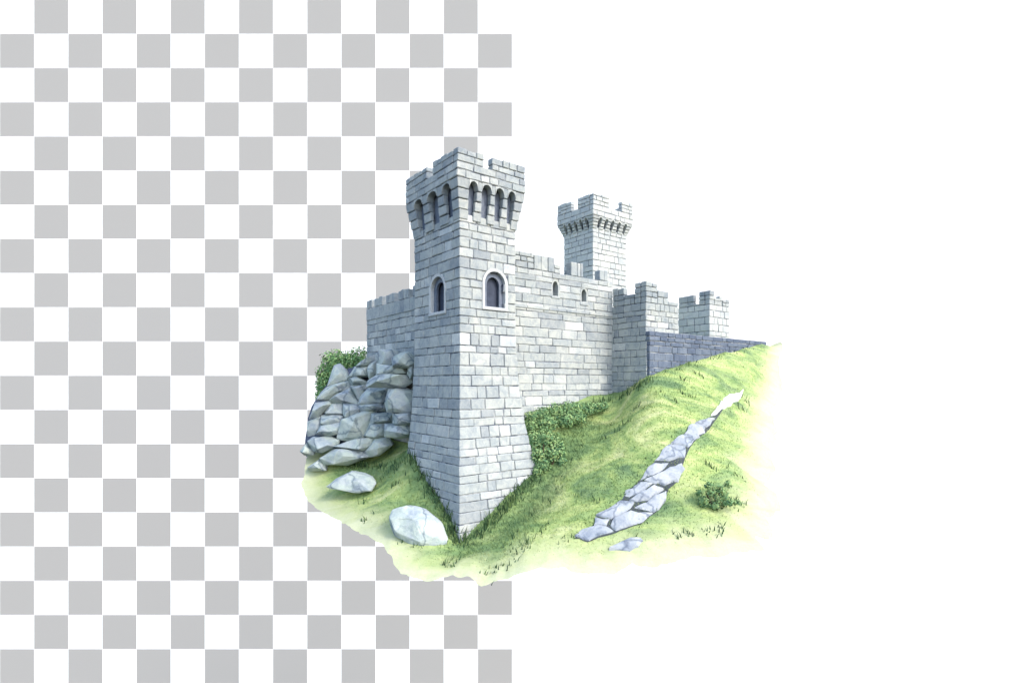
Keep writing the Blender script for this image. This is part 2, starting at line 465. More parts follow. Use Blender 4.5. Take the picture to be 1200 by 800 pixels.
# far tower
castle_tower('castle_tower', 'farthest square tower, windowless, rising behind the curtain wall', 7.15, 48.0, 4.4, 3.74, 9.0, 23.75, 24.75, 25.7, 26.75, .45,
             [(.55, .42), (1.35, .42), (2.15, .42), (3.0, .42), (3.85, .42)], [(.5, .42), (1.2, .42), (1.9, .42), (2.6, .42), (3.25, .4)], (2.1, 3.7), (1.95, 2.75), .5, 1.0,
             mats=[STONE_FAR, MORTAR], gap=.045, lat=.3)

# curtain wall with arrow slits
def wall_thing(name, label, x, y, W, L, zb, zt, h, lw, mats, holes=(), gap=.045, thick=.45, off=lambda z: 0.0, cat='wall', group='walls of the castle'):
    T = empty(name, (x, y, zb), ANG, label=label, cat=cat, group=group)
    hl = [dict(hd, zb=hd['zb']-zb, zs=hd['zs']-zb, zt=hd['zt']-zb) for hd in holes]
    mb = MB(); ring_stones(mb, W, L, 0, zt-zb, h, lw, thick, lambda z: off(z+zb), hl, gap)
    core(mb, W, L, 0, zt-zb-.08, min(thick-.03, .45), lambda z: off(z+zb))
    mb.build('masonry', mats, T)
    return T, hl
CW = (-.61, 33.6)
slit = [dict(side=0, uc=4.42, hw=.24, zb=15.85, zs=16.5, zt=16.85, pad=.09), dict(side=0, uc=7.1, hw=.24, zb=15.62, zs=16.25, zt=16.6, pad=.1)]
cw_off = lambda z: max(0, (10.5-z)*.09)
T, hl = wall_thing('curtain_wall', 'high sunlit curtain wall with two arrow slits beside the tall tower', CW[0], CW[1], 10.0, 1.5, 5.5, 17.4, .5, 1.6, [STONE, MORTAR], slit, .035, off=cw_off)
for hd in hl: add_window(T, 10.0, 1.5, hd, lambda z: 0.0, ring=.13, proud=.015, inner=False)
b5 = 5.5
mb = MB()
u = .3
while u < 9.9:
    l = min(rng.uniform(1.2, 2.2), 9.95-u); zc = 14.95-b5
    mb.box((u+.015, -.075, zc-.09), (u+l-.015, .02, zc+.09), .02, 0, .006); u += l
mb.build('string_course', STONE, T)
z0 = 17.41-b5
merlon(T, [(.3, 2.55, 0, .5)], z0, 18.5-b5, .5, lw=.7)
merlon(T, [(2.57, 4.35, 0, .5)], z0, 18.42-b5, .5, lw=.55, h=.75)
merlon(T, [(4.36, 4.95, 0.05, .5)], z0, 18.05-b5, .5, lw=.6)
merlon(T, [(5.85, 7.05, 0, .5)], z0, 18.45-b5, .5, lw=.45, h=.75)
merlon(T, [(8.65, 9.55, 0, .5)], z0, 18.25-b5, .5, lw=.45, h=.7)
merlon(T, [(2.0, 3.0, 1.05, 1.5)], z0, 18.35-b5, .5)
merlon(T, [(3.9, 5.2, 1.05, 1.5)], z0, 18.5-b5, .5)
merlon(T, [(6.6, 7.7, 1.05, 1.5)], z0, 18.2-b5, .5)

# middle turret
MT = (9.18, 37.3)
mt_off = lambda z: max(0, (14-z)*.03)
T, _ = wall_thing('wall_turret', 'square turret of dark left side standing between curtain wall and low wall', MT[0], MT[1], 3.66, 4.6, 7.2, 15.6, .46, .95, [STONE, MORTAR], gap=.04, off=mt_off, cat='turret', group='turrets of the castle')
bz = 7.2
merlon(T, [(0, 1.25, 0, .45), (0, .45, .48, 1.0)], 15.61-bz, 17.1-bz, .45)
merlon(T, [(1.27, 2.5, 0, .45)], 15.61-bz, 16.6-bz, .45)
merlon(T, [(2.52, 3.66, 0, .45)], 15.61-bz, 15.95-bz, .45)
merlon(T, [(0, .45, 1.02, 1.95)], 15.61-bz, 16.35-bz, .45)
merlon(T, [(0, .45, 1.97, 3.02)], 15.61-bz, 16.95-bz, .45)
merlon(T, [(0, .45, 3.8, 4.6)], 15.61-bz, 16.9-bz, .45)
merlon(T, [(3.2, 3.66, 2.0, 3.2)], 15.61-bz, 16.5-bz, .45)
# end turret
ET = (16.7, 46.0); bz = 9.5
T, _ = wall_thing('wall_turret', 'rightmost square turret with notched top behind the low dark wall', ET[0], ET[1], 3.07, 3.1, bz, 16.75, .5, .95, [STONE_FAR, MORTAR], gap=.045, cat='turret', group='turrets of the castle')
merlon(T, [(0, .75, 0, .45), (0, .45, .48, 1.05)], 16.76-bz, 17.95-bz, .45)
merlon(T, [(.77, 1.6, 0, .4)], 16.76-bz, 17.45-bz, .45)
merlon(T, [(1.62, 2.0, .05, .45)], 16.76-bz, 17.7-bz, .45)
merlon(T, [(2.02, 3.07, 0, .45)], 16.76-bz, 17.4-bz, .45)
merlon(T, [(0, .45, 1.55, 3.1)], 16.76-bz, 17.75-bz, .45)
merlon(T, [(0, .45, 1.07, 1.53)], 16.76-bz, 16.95-bz, .45)
# low wall running right into the hillside, its shade painted into the stone colour
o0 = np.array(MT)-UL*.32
T, _ = wall_thing('low_wall', 'low outer wall in painted blue-grey shade running right into the grassy hillside', o0[0], o0[1], 15.6, .9, 9.0, 13.62, .42, 1.1, [SHADE_STONE, MORTAR], gap=.04)
# left wall
lw0 = np.array((-5.19, 34.65))-UL*1.0; bz = 6.0
T, _ = wall_thing('curtain_wall', 'shaded crenellated wall left of the tall tower above the boulders', lw0[0], lw0[1], 1.6, 11.2, bz, 15.85, .46, 1.0, [STONE, MORTAR], gap=.04)
for a, b in ((10.25, 11.2), (8.35, 9.75), (6.25, 7.65), (4.05, 5.6), (2.0, 3.4), (.2, 1.3)):
    merlon(T, [(0, .5, a, b)], 15.86-bz, 16.62-bz+rng.uniform(-.05, .05), .5, lw=.6, h=.7)
mb = MB()
u = .1
while u < 11.1:
    l = min(rng.uniform(.6, 1.0), 11.15-u)
    mb.box((-.07, u+.015, 14.95-bz), (.02, u+l-.015, 15.84-bz), .025, 0, .012); u += l
mb.build('parapet_band', STONE, T)

# ------------------------------------------------------------------ terrain
CP = [ # photo column, photo row, distance
 (543, 650, 27.9), (627, 556, 32.0), (478, 527, 34.2), (570, 683, 25.6), (545, 655, 27.1), (500, 672, 26.4), (440, 640, 28.4), (400, 600, 32),
 (362, 570, 35.5), (362, 545, 37), (430, 552, 36), (470, 590, 31), (520, 640, 28),
 (613, 490, 34.4), (640, 478, 35.6), (690, 464, 38), (722, 463, 38.8), (738, 456, 37.6), (757, 444, 36.4), (780, 434, 38), (800, 427, 39.3), (820, 421, 40.7), (835, 416.5, 41.7), (850, 412, 42.8), (870, 407, 44.5), (880, 404.5, 45.3), (890, 402.5, 46.2), (922, 397, 52),
 (760, 480, 33.6), (720, 490, 36), (800, 445, 37), (780, 455, 35.6), (850, 432, 40), (870, 425, 42), (895, 420, 44.3), (800, 500, 32.6), (850, 455, 38), (700, 510, 33.8), (760, 530, 30.8), (830, 500, 33.6), (870, 470, 38),
 (505, 568, 31.4), (522, 602, 29.6), (490, 545, 32.8), (455, 560, 34),
 (915, 450, 43), (906, 520, 35), (910, 600, 29.3), (900, 640, 27), (820, 655, 26), (745, 665, 25.7), (650, 668, 25.6),
 (850, 560, 30.3), (700, 600, 28.4), (770, 575, 29.2), (640, 575, 31), (610, 630, 27.6)]
pts = [tuple(P(*c)) for c in CP]
pts += [(-9, 40.5, 7.8), (-6.6, 36.8, 6.0), (-12, 42, 7.4), (-12.5, 39.5, 5.6), (-9, 38.5, 5.4), (-14, 43, 7.2), (-10, 46, 10), (0, 42, 10), (5, 48, 11), (12, 46, 11.5), (20, 56, 12.2), (8, 58, 11), (-6, 54, 10.5), (28, 58, 13.6), (16.5, 46.5, 11.4), (20.5, 49.5, 12.4), (13, 43.5, 10.8), (24, 54, 12.8), (10.5, 41, 10.3)]
pts = np.array(pts)
def tps_fit(p, lam=.12):
    n = len(p); d = np.linalg.norm(p[:, None, :2]-p[None, :, :2], axis=2)
    K = np.where(d > 0, d*d*np.log(d+1e-9), 0)+lam*np.eye(n)
    Q = np.c_[np.ones(n), p[:, :2]]
    A = np.block([[K, Q], [Q.T, np.zeros((3, 3))]])
    return np.linalg.solve(A, np.r_[p[:, 2], 0, 0, 0])
TW = tps_fit(pts)
def terr(xy):
    xy = np.atleast_2d(xy); d = np.linalg.norm(xy[:, None]-pts[None, :, :2], axis=2)
    return (np.where(d > 0, d*d*np.log(d+1e-9), 0))@TW[:-3]+TW[-3]+xy@TW[-2:]
def hit(px, py, d0=23, d1=64):
    ds = np.linspace(d0, d1, 820)
    xy = np.c_[(px-CX)/F*ds, ds]; zr = CZ+(HY-py)/F*ds
    k = np.nonzero(zr < terr(xy))[0]
    if not len(k): return None
    i = k[0]; return np.array((xy[i, 0], xy[i, 1], terr(xy[i])[0]))

edge_px = [(358, 548), (353, 565), (360, 585), (380, 600), (398, 612), (418, 622), (440, 634), (455, 645), (462, 660), (478, 676), (505, 681), (530, 672), (548, 678), (566, 684), (585, 678), (610, 674),
 (640, 668), (662, 664), (690, 672), (720, 670), (742, 660), (752, 666), (780, 662), (810, 650), (840, 652), (870, 646), (898, 646), (904, 636), (884, 628), (905, 618), (896, 604), (915, 600), (912, 580), (893, 566), (910, 550), (900, 530), (910, 505), (903, 480), (916, 450), (912, 425)]
front = []
for e in edge_px:
    h_ = hit(*e)
    if h_ is not None: front.append(h_[:2])
back = [(25.5, 52), (27.5, 57.5), (24, 60), (14, 61), (4, 60), (-6, 57), (-11, 51), (-13.5, 46), (-15.2, 43.5), (-15.0, 41)]
outl = np.array([tuple(f) for f in front]+back)
C0 = np.array((3.5, 36.0))
ang = np.unwrap(np.arctan2(outl[:, 1]-C0[1], outl[:, 0]-C0[0])); rad = np.linalg.norm(outl-C0, axis=1)
o_ = np.argsort(ang % (2*math.pi)); aa, rr = (ang % (2*math.pi))[o_], rad[o_]
NA, NR = 900, 110
th = np.linspace(0, 2*math.pi, NA, endpoint=False)
rr_i = np.interp(th, np.r_[aa[-1]-2*math.pi, aa, aa[0]+2*math.pi], np.r_[rr[-1], rr, rr[0]])
for i in range(NA):
    x, y = C0+rr_i[i]*np.array((math.cos(th[i]), math.sin(th[i])))
    rr_i[i] += .16*noise.fractal(Vector((x*1.2, y*1.2, 3)), 1, 2.2, 4)
def tz_noise(x, y):
    return .10*noise.fractal(Vector((x*.5, y*.5, 0)), 1, 2, 3)+.03*noise.noise(Vector((x*2.3, y*2.3, 5)))
lush_c = []   # places with rich dark growth: along the wall feet
for a, b in (((478, 528, 34), (540, 634, 28.2)), ((540, 634, 28.2), (627, 558, 32)), ((470, 548, 34.5), (412, 545, 36.5)), ((613, 492, 34.4), (722, 464, 38.5)), ((722, 464, 38.5), (800, 428, 39.5)), ((625, 560, 32), (616, 500, 34.2)), ((540, 640, 28), (575, 670, 26.2)), ((636, 575, 31.2), (585, 640, 27.4)), ((585, 645, 27.3), (568, 678, 25.8)), ((690, 500, 35), (650, 545, 32))):
    A, B = P(*a), P(*b)
    for t in np.linspace(0, 1, 8): q = A.lerp(B, t); lush_c.append((q.x, q.y))
lush_c = np.array(lush_c)
def lush_at(xy):
    d = np.linalg.norm(xy[:, None]-lush_c[None], axis=2).min(1); return np.clip(1-d/1.5, 0, 1)**.8
edge_fade = np.ones(NA)
tt = np.linspace(0, 1, NR+1)**.8
V = []; LU = []; WO = []
XY = []
for t in tt:
    XY.append(np.c_[C0[0]+t*rr_i*np.cos(th), C0[1]+t*rr_i*np.sin(th)])
XYa = np.concatenate(XY)
ZT = np.concatenate([terr(c) for c in np.array_split(XYa, 60)])
ZT = ZT+np.array([tz_noise(x, y) for x, y in XYa])
LUa = np.concatenate([lush_at(c) for c in np.array_split(XYa, 60)])
# worn fringe: how near the ragged edge, and the paler right-hand flank beyond the path
dist = np.concatenate([(1-t)*rr_i for t in tt])
def worn_at(xy, dist):
    px = CX+F*xy[:, 0]/xy[:, 1]
    flank = np.clip((xy[:, 0]-(6.3+.42*(xy[:, 1]-28)))/4.5, 0, 1)*.55
    fr = np.clip(1-dist/2.6, 0, 1)**1.1
    return np.clip(np.maximum(fr, 0)+flank*.30, 0, 1)
WOa = worn_at(XYa, dist)
verts = [(x, y, z) for (x, y), z in zip(XYa, ZT)]
faces = []
for r in range(NR):
    for i in range(NA):
        j = (i+1) % NA
        faces.append((r*NA+i, (r+1)*NA+i, (r+1)*NA+j, r*NA+j))
nt_ = len(verts); nf_top = len(faces)
# underside: a thin broken lip that thickens inwards
for k, (t, th_) in enumerate(((1.0, 0.0), (.985, .05), (.9, .45), (.75, 1.5), (.4, 3.0), (.02, 4.0))):
    xy = np.c_[C0[0]+t*rr_i*np.cos(th), C0[1]+t*rr_i*np.sin(th)]
    z = terr(xy)-th_+np.array([tz_noise(x, y) for x, y in xy])
    verts += [(x, y, zz+(.12 if k > 1 else 0)*noise.noise(Vector((x, y, k)))) for (x, y), zz in zip(xy, z)]
for k in range(1, 6):
    a = nt_+(k-1)*NA; b = nt_+k*NA
    for i in range(NA):
        j = (i+1) % NA; faces.append((a+i, b+i, b+j, a+j))
me = bpy.data.meshes.new('ground'); me.from_pydata(verts, [], faces)
me.materials.append(GRASS); me.materials.append(SOIL)
me.polygons.foreach_set('material_index', [0]*nf_top+[1]*(len(faces)-nf_top))
me.polygons.foreach_set('use_smooth', [True]*len(faces))
nx = len(verts)-nt_
for nm, arr in (('lush', LUa), ('worn', WOa)):
    at = me.attributes.new(nm, 'FLOAT', 'POINT'); at.data.foreach_set('value', np.r_[arr, np.zeros(nx)].astype(np.float32))
me.update()
gr = bpy.data.objects.new('ground', me); COL.objects.link(gr); gr['kind'] = 'structure'
def gz(x, y): return terr((x, y))[0]+tz_noise(x, y)

# ------------------------------------------------------------------ rocks
def rock(name, label, poly, d, thick, mat, group=None, cat='boulder', tilt=0.0, seed=0, amp=.10, sub=2, smooth=False, grow=1.12, bev=.04):
    r = random.Random(seed)
    n = len(poly); cx = sum(p[0] for p in poly)/n; cy = sum(p[1] for p in poly)/n
    W = []
    for i in range(n):
        a, b = poly[i], poly[(i+1) % n]
        L_ = math.hypot(b[0]-a[0], b[1]-a[1]); k = max(1, int(L_/5.5))
        for j in range(k): W.append((a[0]+(b[0]-a[0])*j/k, a[1]+(b[1]-a[1])*j/k))
    dep = lambda py: d+tilt*(cy-py)
    c = P(cx, cy, d)
    if smooth: W = [(cx+(x-cx)*1.06, cy+(y-cy)*1.06) for x, y in W]
    out = [P(x, y, dep(y)) for x, y in W]
    ridge = Vector((r.uniform(-.3, .3), 0, r.uniform(.0, .35)))
    half = max((p-c).length for p in out)
    prof = ((1.0, .10), (.88, -.20), (.55, -.42))
    rings = []
    rings.append([c+(p-c)*.7+Vector((0, thick*.9, -.1*half)) for p in out])
    rings.append([c+(p-c)*.96+Vector((0, thick*.45, 0)) for p in out])
    for s, dy in prof:
        rings.append([c+(p-c)*s+ridge*half*(1-s)*.8+Vector((0, thick*(dy+.08*r.uniform(-1, 1)), 0)) for p in out])
    mb = MB(); m = len(out)
    mb.loft([[tuple(p-c) for p in rg] for rg in rings], cap=False)
    fc = sum(rings[-1], Vector())/m-c+Vector((0, -.06*thick, 0)); bc = sum(rings[0], Vector())/m-c
    o0 = len(mb.v); mb.v += [tuple(fc), tuple(bc)]
    last = (len(rings)-1)*m
    for j in range(m):
        mb.f.append((last+j, last+(j+1) % m, o0)); mb.m.append(0)
        mb.f.append(((j+1) % m, j, o0+1)); mb.m.append(0)
    if not smooth:
        import bmesh
        bm = bmesh.new(); G_ = grow
        for p in out: bm.verts.new((p-c)*G_+Vector((0, thick*r.uniform(.0, .14), 0)))
        for p in out[::2]: bm.verts.new((p-c)*.9+Vector((0, thick*.8, 0)))
        for k in range(4):
            q = r.choice(out); t_ = r.uniform(.35, .8); bm.verts.new((q-c)*t_+Vector((0, -thick*r.uniform(.28, .5), .12*half)))
        for k in range(3):
            q = r.choice(out); t_ = r.uniform(.1, .5); bm.verts.new((q-c)*t_+Vector((0, -thick*r.uniform(.34, .55), .2*half)))
        for k, p in enumerate(out):
            if k % 3 == 0: bm.verts.new((p-c)*r.uniform(.82, .95)+Vector((0, -thick*r.uniform(.12, .3), .03*half)))
        res = bmesh.ops.convex_hull(bm, input=bm.verts)
        bmesh.ops.delete(bm, geom=list({v for v in res['geom_interior'] if isinstance(v, bmesh.types.BMVert)}), context='VERTS')
        bmesh.ops.dissolve_limit(bm, angle_limit=math.radians(14), verts=bm.verts, edges=bm.edges)
        bmesh.ops.bevel(bm, geom=list(bm.edges)+list(bm.verts), offset=bev, segments=2, affect='EDGES', clamp_overlap=True, profile=.6)
        bmesh.ops.triangulate(bm, faces=[f for f in bm.faces if len(f.verts) > 4])
        me = bpy.data.meshes.new(name); bm.to_mesh(me); bm.free(); me.materials.append(mat)
        o = bpy.data.objects.new(name, me); COL.objects.link(o); o.location = c
        md = o.modifiers.new('grid', 'SUBSURF'); md.subdivision_type = 'SIMPLE'; md.levels = md.render_levels = 2
        tx = bpy.data.textures.new('rock_relief', 'CLOUDS'); tx.noise_scale = .55
        dm = o.modifiers.new('relief', 'DISPLACE'); dm.texture = tx; dm.strength = amp*.9; dm.mid_level = .5; dm.texture_coords = 'GLOBAL'
        return tag(o, label, cat, group)
    o = mb.build(name, mat, None, smooth=True)
    o.location = c
    tag(o, label, cat, group)
    md = o.modifiers.new('round', 'SUBSURF'); md.levels = md.render_levels = sub
    tx = bpy.data.textures.new('rock_relief', 'VORONOI'); tx.noise_scale = .9; tx.distance_metric = 'DISTANCE_SQUARED'
    dm = o.modifiers.new('relief', 'DISPLACE'); dm.texture = tx; dm.strength = amp*1.6; dm.mid_level = .45; dm.texture_coords = 'GLOBAL'
    tx2 = bpy.data.textures.new('rock_grain', 'CLOUDS'); tx2.noise_scale = .35
    dm = o.modifiers.new('grain', 'DISPLACE'); dm.texture = tx2; dm.strength = amp*.6; dm.mid_level = .5; dm.texture_coords = 'GLOBAL'
    return o
z5 = lambda pts_: [(350+x/4.447, 400+y/4.447) for x, y in pts_]
G = 'grey boulders of the outcrop'
BO = [
 ('topmost pale boulder right under the corner of the shaded wall', [(405, 70), (430, 45), (500, 42), (527, 62), (485, 88), (490, 130), (410, 117)]),
 ('topmost rounded boulder touching the tall tower under the wall', [(487, 87), (530, 62), (575, 55), (604, 75), (604, 107), (578, 137), (492, 130)]),
 ('greenish flat boulder below the two topmost boulders', [(410, 118), (480, 130), (567, 137), (570, 172), (490, 168), (410, 177)]),
 ('small upright stone wedged against the tower under the topmost boulders', [(568, 138), (604, 110), (604, 182), (580, 192), (566, 170)]),
 ('large smooth green-tinged boulder like a loaf in the upper outcrop', [(362, 237), (370, 205), (410, 176), (490, 166), (577, 178), (584, 212), (540, 240), (450, 244)]),
 ('pointed boulder standing alone in front of the bush', [(150, 240), (163, 180), (188, 128), (215, 120), (247, 160), (256, 192), (240, 210)]),
 ('long sloping crest boulder right of the bush', [(295, 135), (340, 100), (400, 68), (404, 98), (365, 127), (330, 138)]),
 ('boulder in the notch below the crest, right of the pointed one', [(256, 190), (293, 135), (358, 133), (364, 182), (340, 188), (300, 182)]),
 ('narrow dark upright stone beside the crest boulder', [(363, 125), (402, 98), (408, 177), (368, 207), (360, 162)]),
 ('small flat stone under the notch boulder', [(256, 195), (300, 180), (358, 213), (352, 228), (280, 235)]),
 ('thin wedge stone pointing down in the middle cleft', [(270, 235), (354, 227), (367, 242), (327, 272), (315, 312), (288, 275)]),
 ('sloping boulder directly below the pointed one', [(100, 305), (118, 265), (150, 238), (235, 208), (257, 213), (267, 242), (200, 272), (165, 302)]),
 ('broad grey boulder with a dark right end, mid left', [(163, 305), (200, 270), (268, 243), (308, 327), (240, 322), (190, 327)]),
 ('pale big rounded boulder in the centre of the outcrop', [(313, 327), (328, 280), (370, 243), (467, 246), (473, 285), (452, 322), (340, 337)]),
 ('pale low boulder under the big central one', [(318, 330), (452, 320), (458, 347), (442, 362), (330, 367), (310, 350)]),
 ('darker square boulder touching the tower at mid height', [(460, 362), (455, 320), (475, 278), (470, 246), (535, 238), (593, 263), (595, 322), (582, 364)]),
 ('long leaning boulder on the left shoulder', [(57, 402), (85, 323), (160, 313), (167, 330), (130, 362), (95, 397)]),
 ('rounded boulder left of centre beside a squarish one', [(132, 367), (170, 323), (232, 323), (234, 377), (180, 380), (145, 387)]),
 ('squarish boulder tucked left of the pale low boulder', [(233, 325), (300, 328), (312, 355), (302, 382), (245, 397), (234, 380)]),
 ('smooth boulder in the left half with grey streaks', [(116, 387), (180, 378), (227, 390), (222, 422), (150, 443), (118, 437)]),
 ('dark small boulder on the far left edge', [(50, 418), (95, 398), (120, 393), (117, 442), (85, 483), (46, 492)]),
 ('largest pale angular boulder low in the centre', [(213, 450), (225, 408), (250, 396), (330, 368), (392, 366), (367, 432), (330, 503), (250, 513), (203, 497)]),
 ('flat dark boulder right of the largest angular one', [(378, 375), (492, 370), (492, 422), (420, 433), (368, 430)]),
 ('dark boulder against the tower above the grass', [(493, 370), (600, 366), (594, 427), (540, 442), (493, 427)]),
 ('shadowed boulder below the flat dark one', [(343, 492), (368, 430), (452, 428), (452, 492), (400, 503)]),
 ('lowest boulder beside the tower half hidden by grass', [(453, 430), (535, 438), (590, 428), (590, 495), (520, 505), (453, 495)]),
 ('pale loose boulder low on the left edge', [(47, 520), (80, 498), (150, 493), (203, 515), (192, 547), (120, 577), (78, 572)]),
 ('grey wedge boulder above the pale loose one', [(90, 485), (118, 437), (150, 440), (217, 423), (205, 482), (150, 493)]),
 ('outermost boulder at the lower left tip', [(8, 572), (45, 528), (80, 570), (72, 592), (30, 592)]),
 ('wide flat boulder at the foot of the outcrop', [(116, 607), (180, 563), (260, 553), (330, 573), (362, 602), (250, 643), (130, 643)]),
 ('long slanting boulder above the wide flat one', [(188, 547), (320, 508), (402, 503), (382, 547), (340, 577), (260, 554)]),
 ('low pale stone at the bottom left of the outcrop', [(46, 657), (115, 610), (137, 640), (142, 672), (60, 674)]),
 ('small boulder at the foot above the grass', [(343, 577), (400, 503), (462, 498), (482, 542), (420, 592), (365, 602)]),
]
for i, (lb, poly) in enumerate(BO):
    pp = z5(poly); cy = sum(p[1] for p in pp)/len(pp); cx = sum(p[0] for p in pp)/len(pp)
    d = 36.0+(552-cy)/147*5.0-(cx-420)*.004+rng.uniform(-.15, .15)
    w = max(p[0] for p in pp)-min(p[0] for p in pp)
    d = min(d, 42.7-(max(p[0] for p in pp)-430)/56*6.35-.45-.2*(.9+w*.022))
    rock('boulder', lb, pp, d, .9+w*.022, ROCK, G, tilt=.03, seed=i)
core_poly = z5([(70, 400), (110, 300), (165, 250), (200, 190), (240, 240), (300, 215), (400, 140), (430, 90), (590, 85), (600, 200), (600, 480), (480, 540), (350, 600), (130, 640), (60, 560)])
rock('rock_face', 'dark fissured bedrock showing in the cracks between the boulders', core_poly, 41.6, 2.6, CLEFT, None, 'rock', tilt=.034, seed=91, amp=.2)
z1 = lambda pts_: [(350+x/3.81, 480+y/3.81) for x, y in pts_]
rock('boulder', 'big pale oval boulder lying in grass left of the tower foot', z1([(400, 482), (420, 445), (480, 428), (560, 440), (640, 510), (668, 580), (655, 622), (600, 632), (500, 605), (430, 572), (405, 515)]), 28.6, .9, ROCK, None, tilt=.022, seed=61, grow=1.02, bev=.08, amp=.16)
rock('flat_rock', 'flat cracked slab rock lying in grass below the outcrop', z5([(138, 757), (190, 715), (280, 673), (345, 690), (385, 700), (407, 740), (380, 782), (310, 792), (160, 767)]), 33.6, .7, ROCK, None, 'rock', tilt=.05, seed=58, amp=.14, grow=1.0)

# ------------------------------------------------------------------ stone path
zp = lambda q: (660+q[0]/3.638, 440+q[1]/3.638)
SL = [
 ('lowest path slab, long with a rounded tip', [(50, 695), (75, 665), (125, 655), (190, 645), (218, 662), (110, 712)]),
 ('small pale path slab on the left just above the lowest', [(130, 650), (135, 612), (200, 615), (187, 640)]),
 ('big white-topped path slab at the left kink', [(140, 600), (245, 538), (302, 552), (270, 590), (205, 612)]),
 ('wide path slab on the right above the lowest', [(197, 640), (215, 614), (290, 588), (382, 590), (340, 632), (225, 667)]),
 ('narrow slanting path slab on the left edge at mid path', [(250, 530), (265, 500), (335, 455), (380, 470), (330, 503), (275, 533)]),
 ('long thin path slab in the middle of the path', [(277, 540), (330, 508), (392, 478), (430, 490), (365, 535), (310, 548)]),
 ('triangular path slab on the right edge at mid path', [(303, 575), (372, 538), (440, 498), (438, 532), (415, 570), (385, 586)]),
 ('split path slab on the left under the big square one', [(330, 450), (345, 420), (385, 378), (447, 375), (430, 403), (360, 440)]),
 ('broad path slab on the right under the big square one', [(347, 452), (432, 410), (507, 385), (517, 402), (490, 455), (432, 473), (385, 465)]),
 ('big square path slab above the middle', [(390, 365), (450, 302), (525, 315), (517, 345), (452, 372)]),
 ('pale path slab crossing the upper path', [(455, 296), (505, 260), (580, 267), (535, 310), (470, 300)]),
 ('greenish grey path slab high on the path', [(512, 255), (555, 210), (607, 222), (602, 245), (570, 262)]),
 ('small dark path slab near the top', [(562, 204), (622, 186), (648, 190), (612, 220)]),
 ('bright white slab at the very top of the path', [(632, 182), (690, 92), (772, 65), (745, 112), (655, 167)]),
 ('isolated flat stone in grass below the path', [(195, 745), (245, 712), (318, 698), (342, 712), (320, 735), (285, 755)]),
]
def slab(label, poly, i):
    r = random.Random(i+100)
    W = [hit(*zp(q)) for q in poly]
    W = [w for w in W if w is not None]
    c = sum(W)/len(W)
    ins = []
    for k in range(len(W)):
        a, b = W[k], W[(k+1) % len(W)]; L_ = np.linalg.norm(b-a); n = max(2, int(L_/.35))
        for j in range(n):
            p = a+(b-a)*j/n; p = c+(p-c)*.985; ins.append(p+np.array((r.uniform(-.04, .04), r.uniform(-.04, .04), 0)))
    h = .08+.06*r.random()
    def ring(s, dz, nz):
        out = []
        for p in ins:
            q = c+(p-c)*s; z = gz(q[0], q[1])+dz+nz*noise.noise(Vector((q[0]*1.3, q[1]*1.3, i*3.1)))
            out.append((q[0]-c[0], q[1]-c[1], z-c[2]))
        return out
    tl = r.uniform(-.02, .04)
    mb = MB(); m = len(ins)
    mb.loft([ring(1, -.25, 0), ring(1.0, h*.55, .08), ring(.955, h, .13), ring(.7, h+.03+tl, .13), ring(.4, h+.06+tl, .13)], cap=False)
    ct = ring(.0, h+.09+tl, .14)[0]; o0 = len(mb.v); mb.v.append(ct)
    for j in range(m): mb.f.append((4*m+j, 4*m+(j+1) % m, o0)); mb.m.append(0)
    mb.f.append(tuple(range(m))[::-1]); mb.m.append(0)
    o = mb.build('path_slab' if i < 14 else 'flat_rock', WHITE_SLAB if i == 13 else SLAB); o.location = tuple(c)
    tag(o, label, 'stone slab' if i < 14 else 'rock', 'stone slabs of the hillside path' if i < 14 else None)
for i, (lb, poly) in enumerate(SL): slab(lb, poly, i)
# bed of the path: dark earth between the slabs
Lp = [(45, 700), (125, 640), (135, 600), (250, 528), (262, 500), (330, 440), (388, 362), (450, 296), (510, 252), (560, 202), (630, 178), (660, 130)]
Rp = [(112, 715), (228, 672), (342, 638), (422, 572), (444, 530), (455, 490), (495, 460), (524, 350), (545, 310), (606, 250), (655, 190), (690, 140)]
mb = MB(); rows = []
for a, b in zip(Lp, Rp):
    row = []
    for t in np.linspace(.04, .96, 7):
        w = hit(*zp((a[0]+(b[0]-a[0])*t, a[1]+(b[1]-a[1])*t)))
        row.append((w[0], w[1], gz(w[0], w[1])+.03))
    rows.append(row)
vs = []
for k in range(len(rows)-1):
    for s in range(6):
        t = s/6
        r_ = [tuple(np.array(p)*(1-t)+np.array(q)*t) for p, q in zip(rows[k], rows[k+1])]
        vs.append([(x, y, gz(x, y)+.03) for x, y, z in r_])
vs.append(rows[-1])
fl = [p for r_ in vs for p in r_]
fc = [(k*7+j, k*7+j+1, (k+1)*7+j+1, (k+1)*7+j) for k in range(len(vs)-1) for j in range(6)]
mb.add(fl, fc); pth = mb.build('path', flat_mat('path_earth', (.055, .065, .07))); pth['kind'] = 'structure'

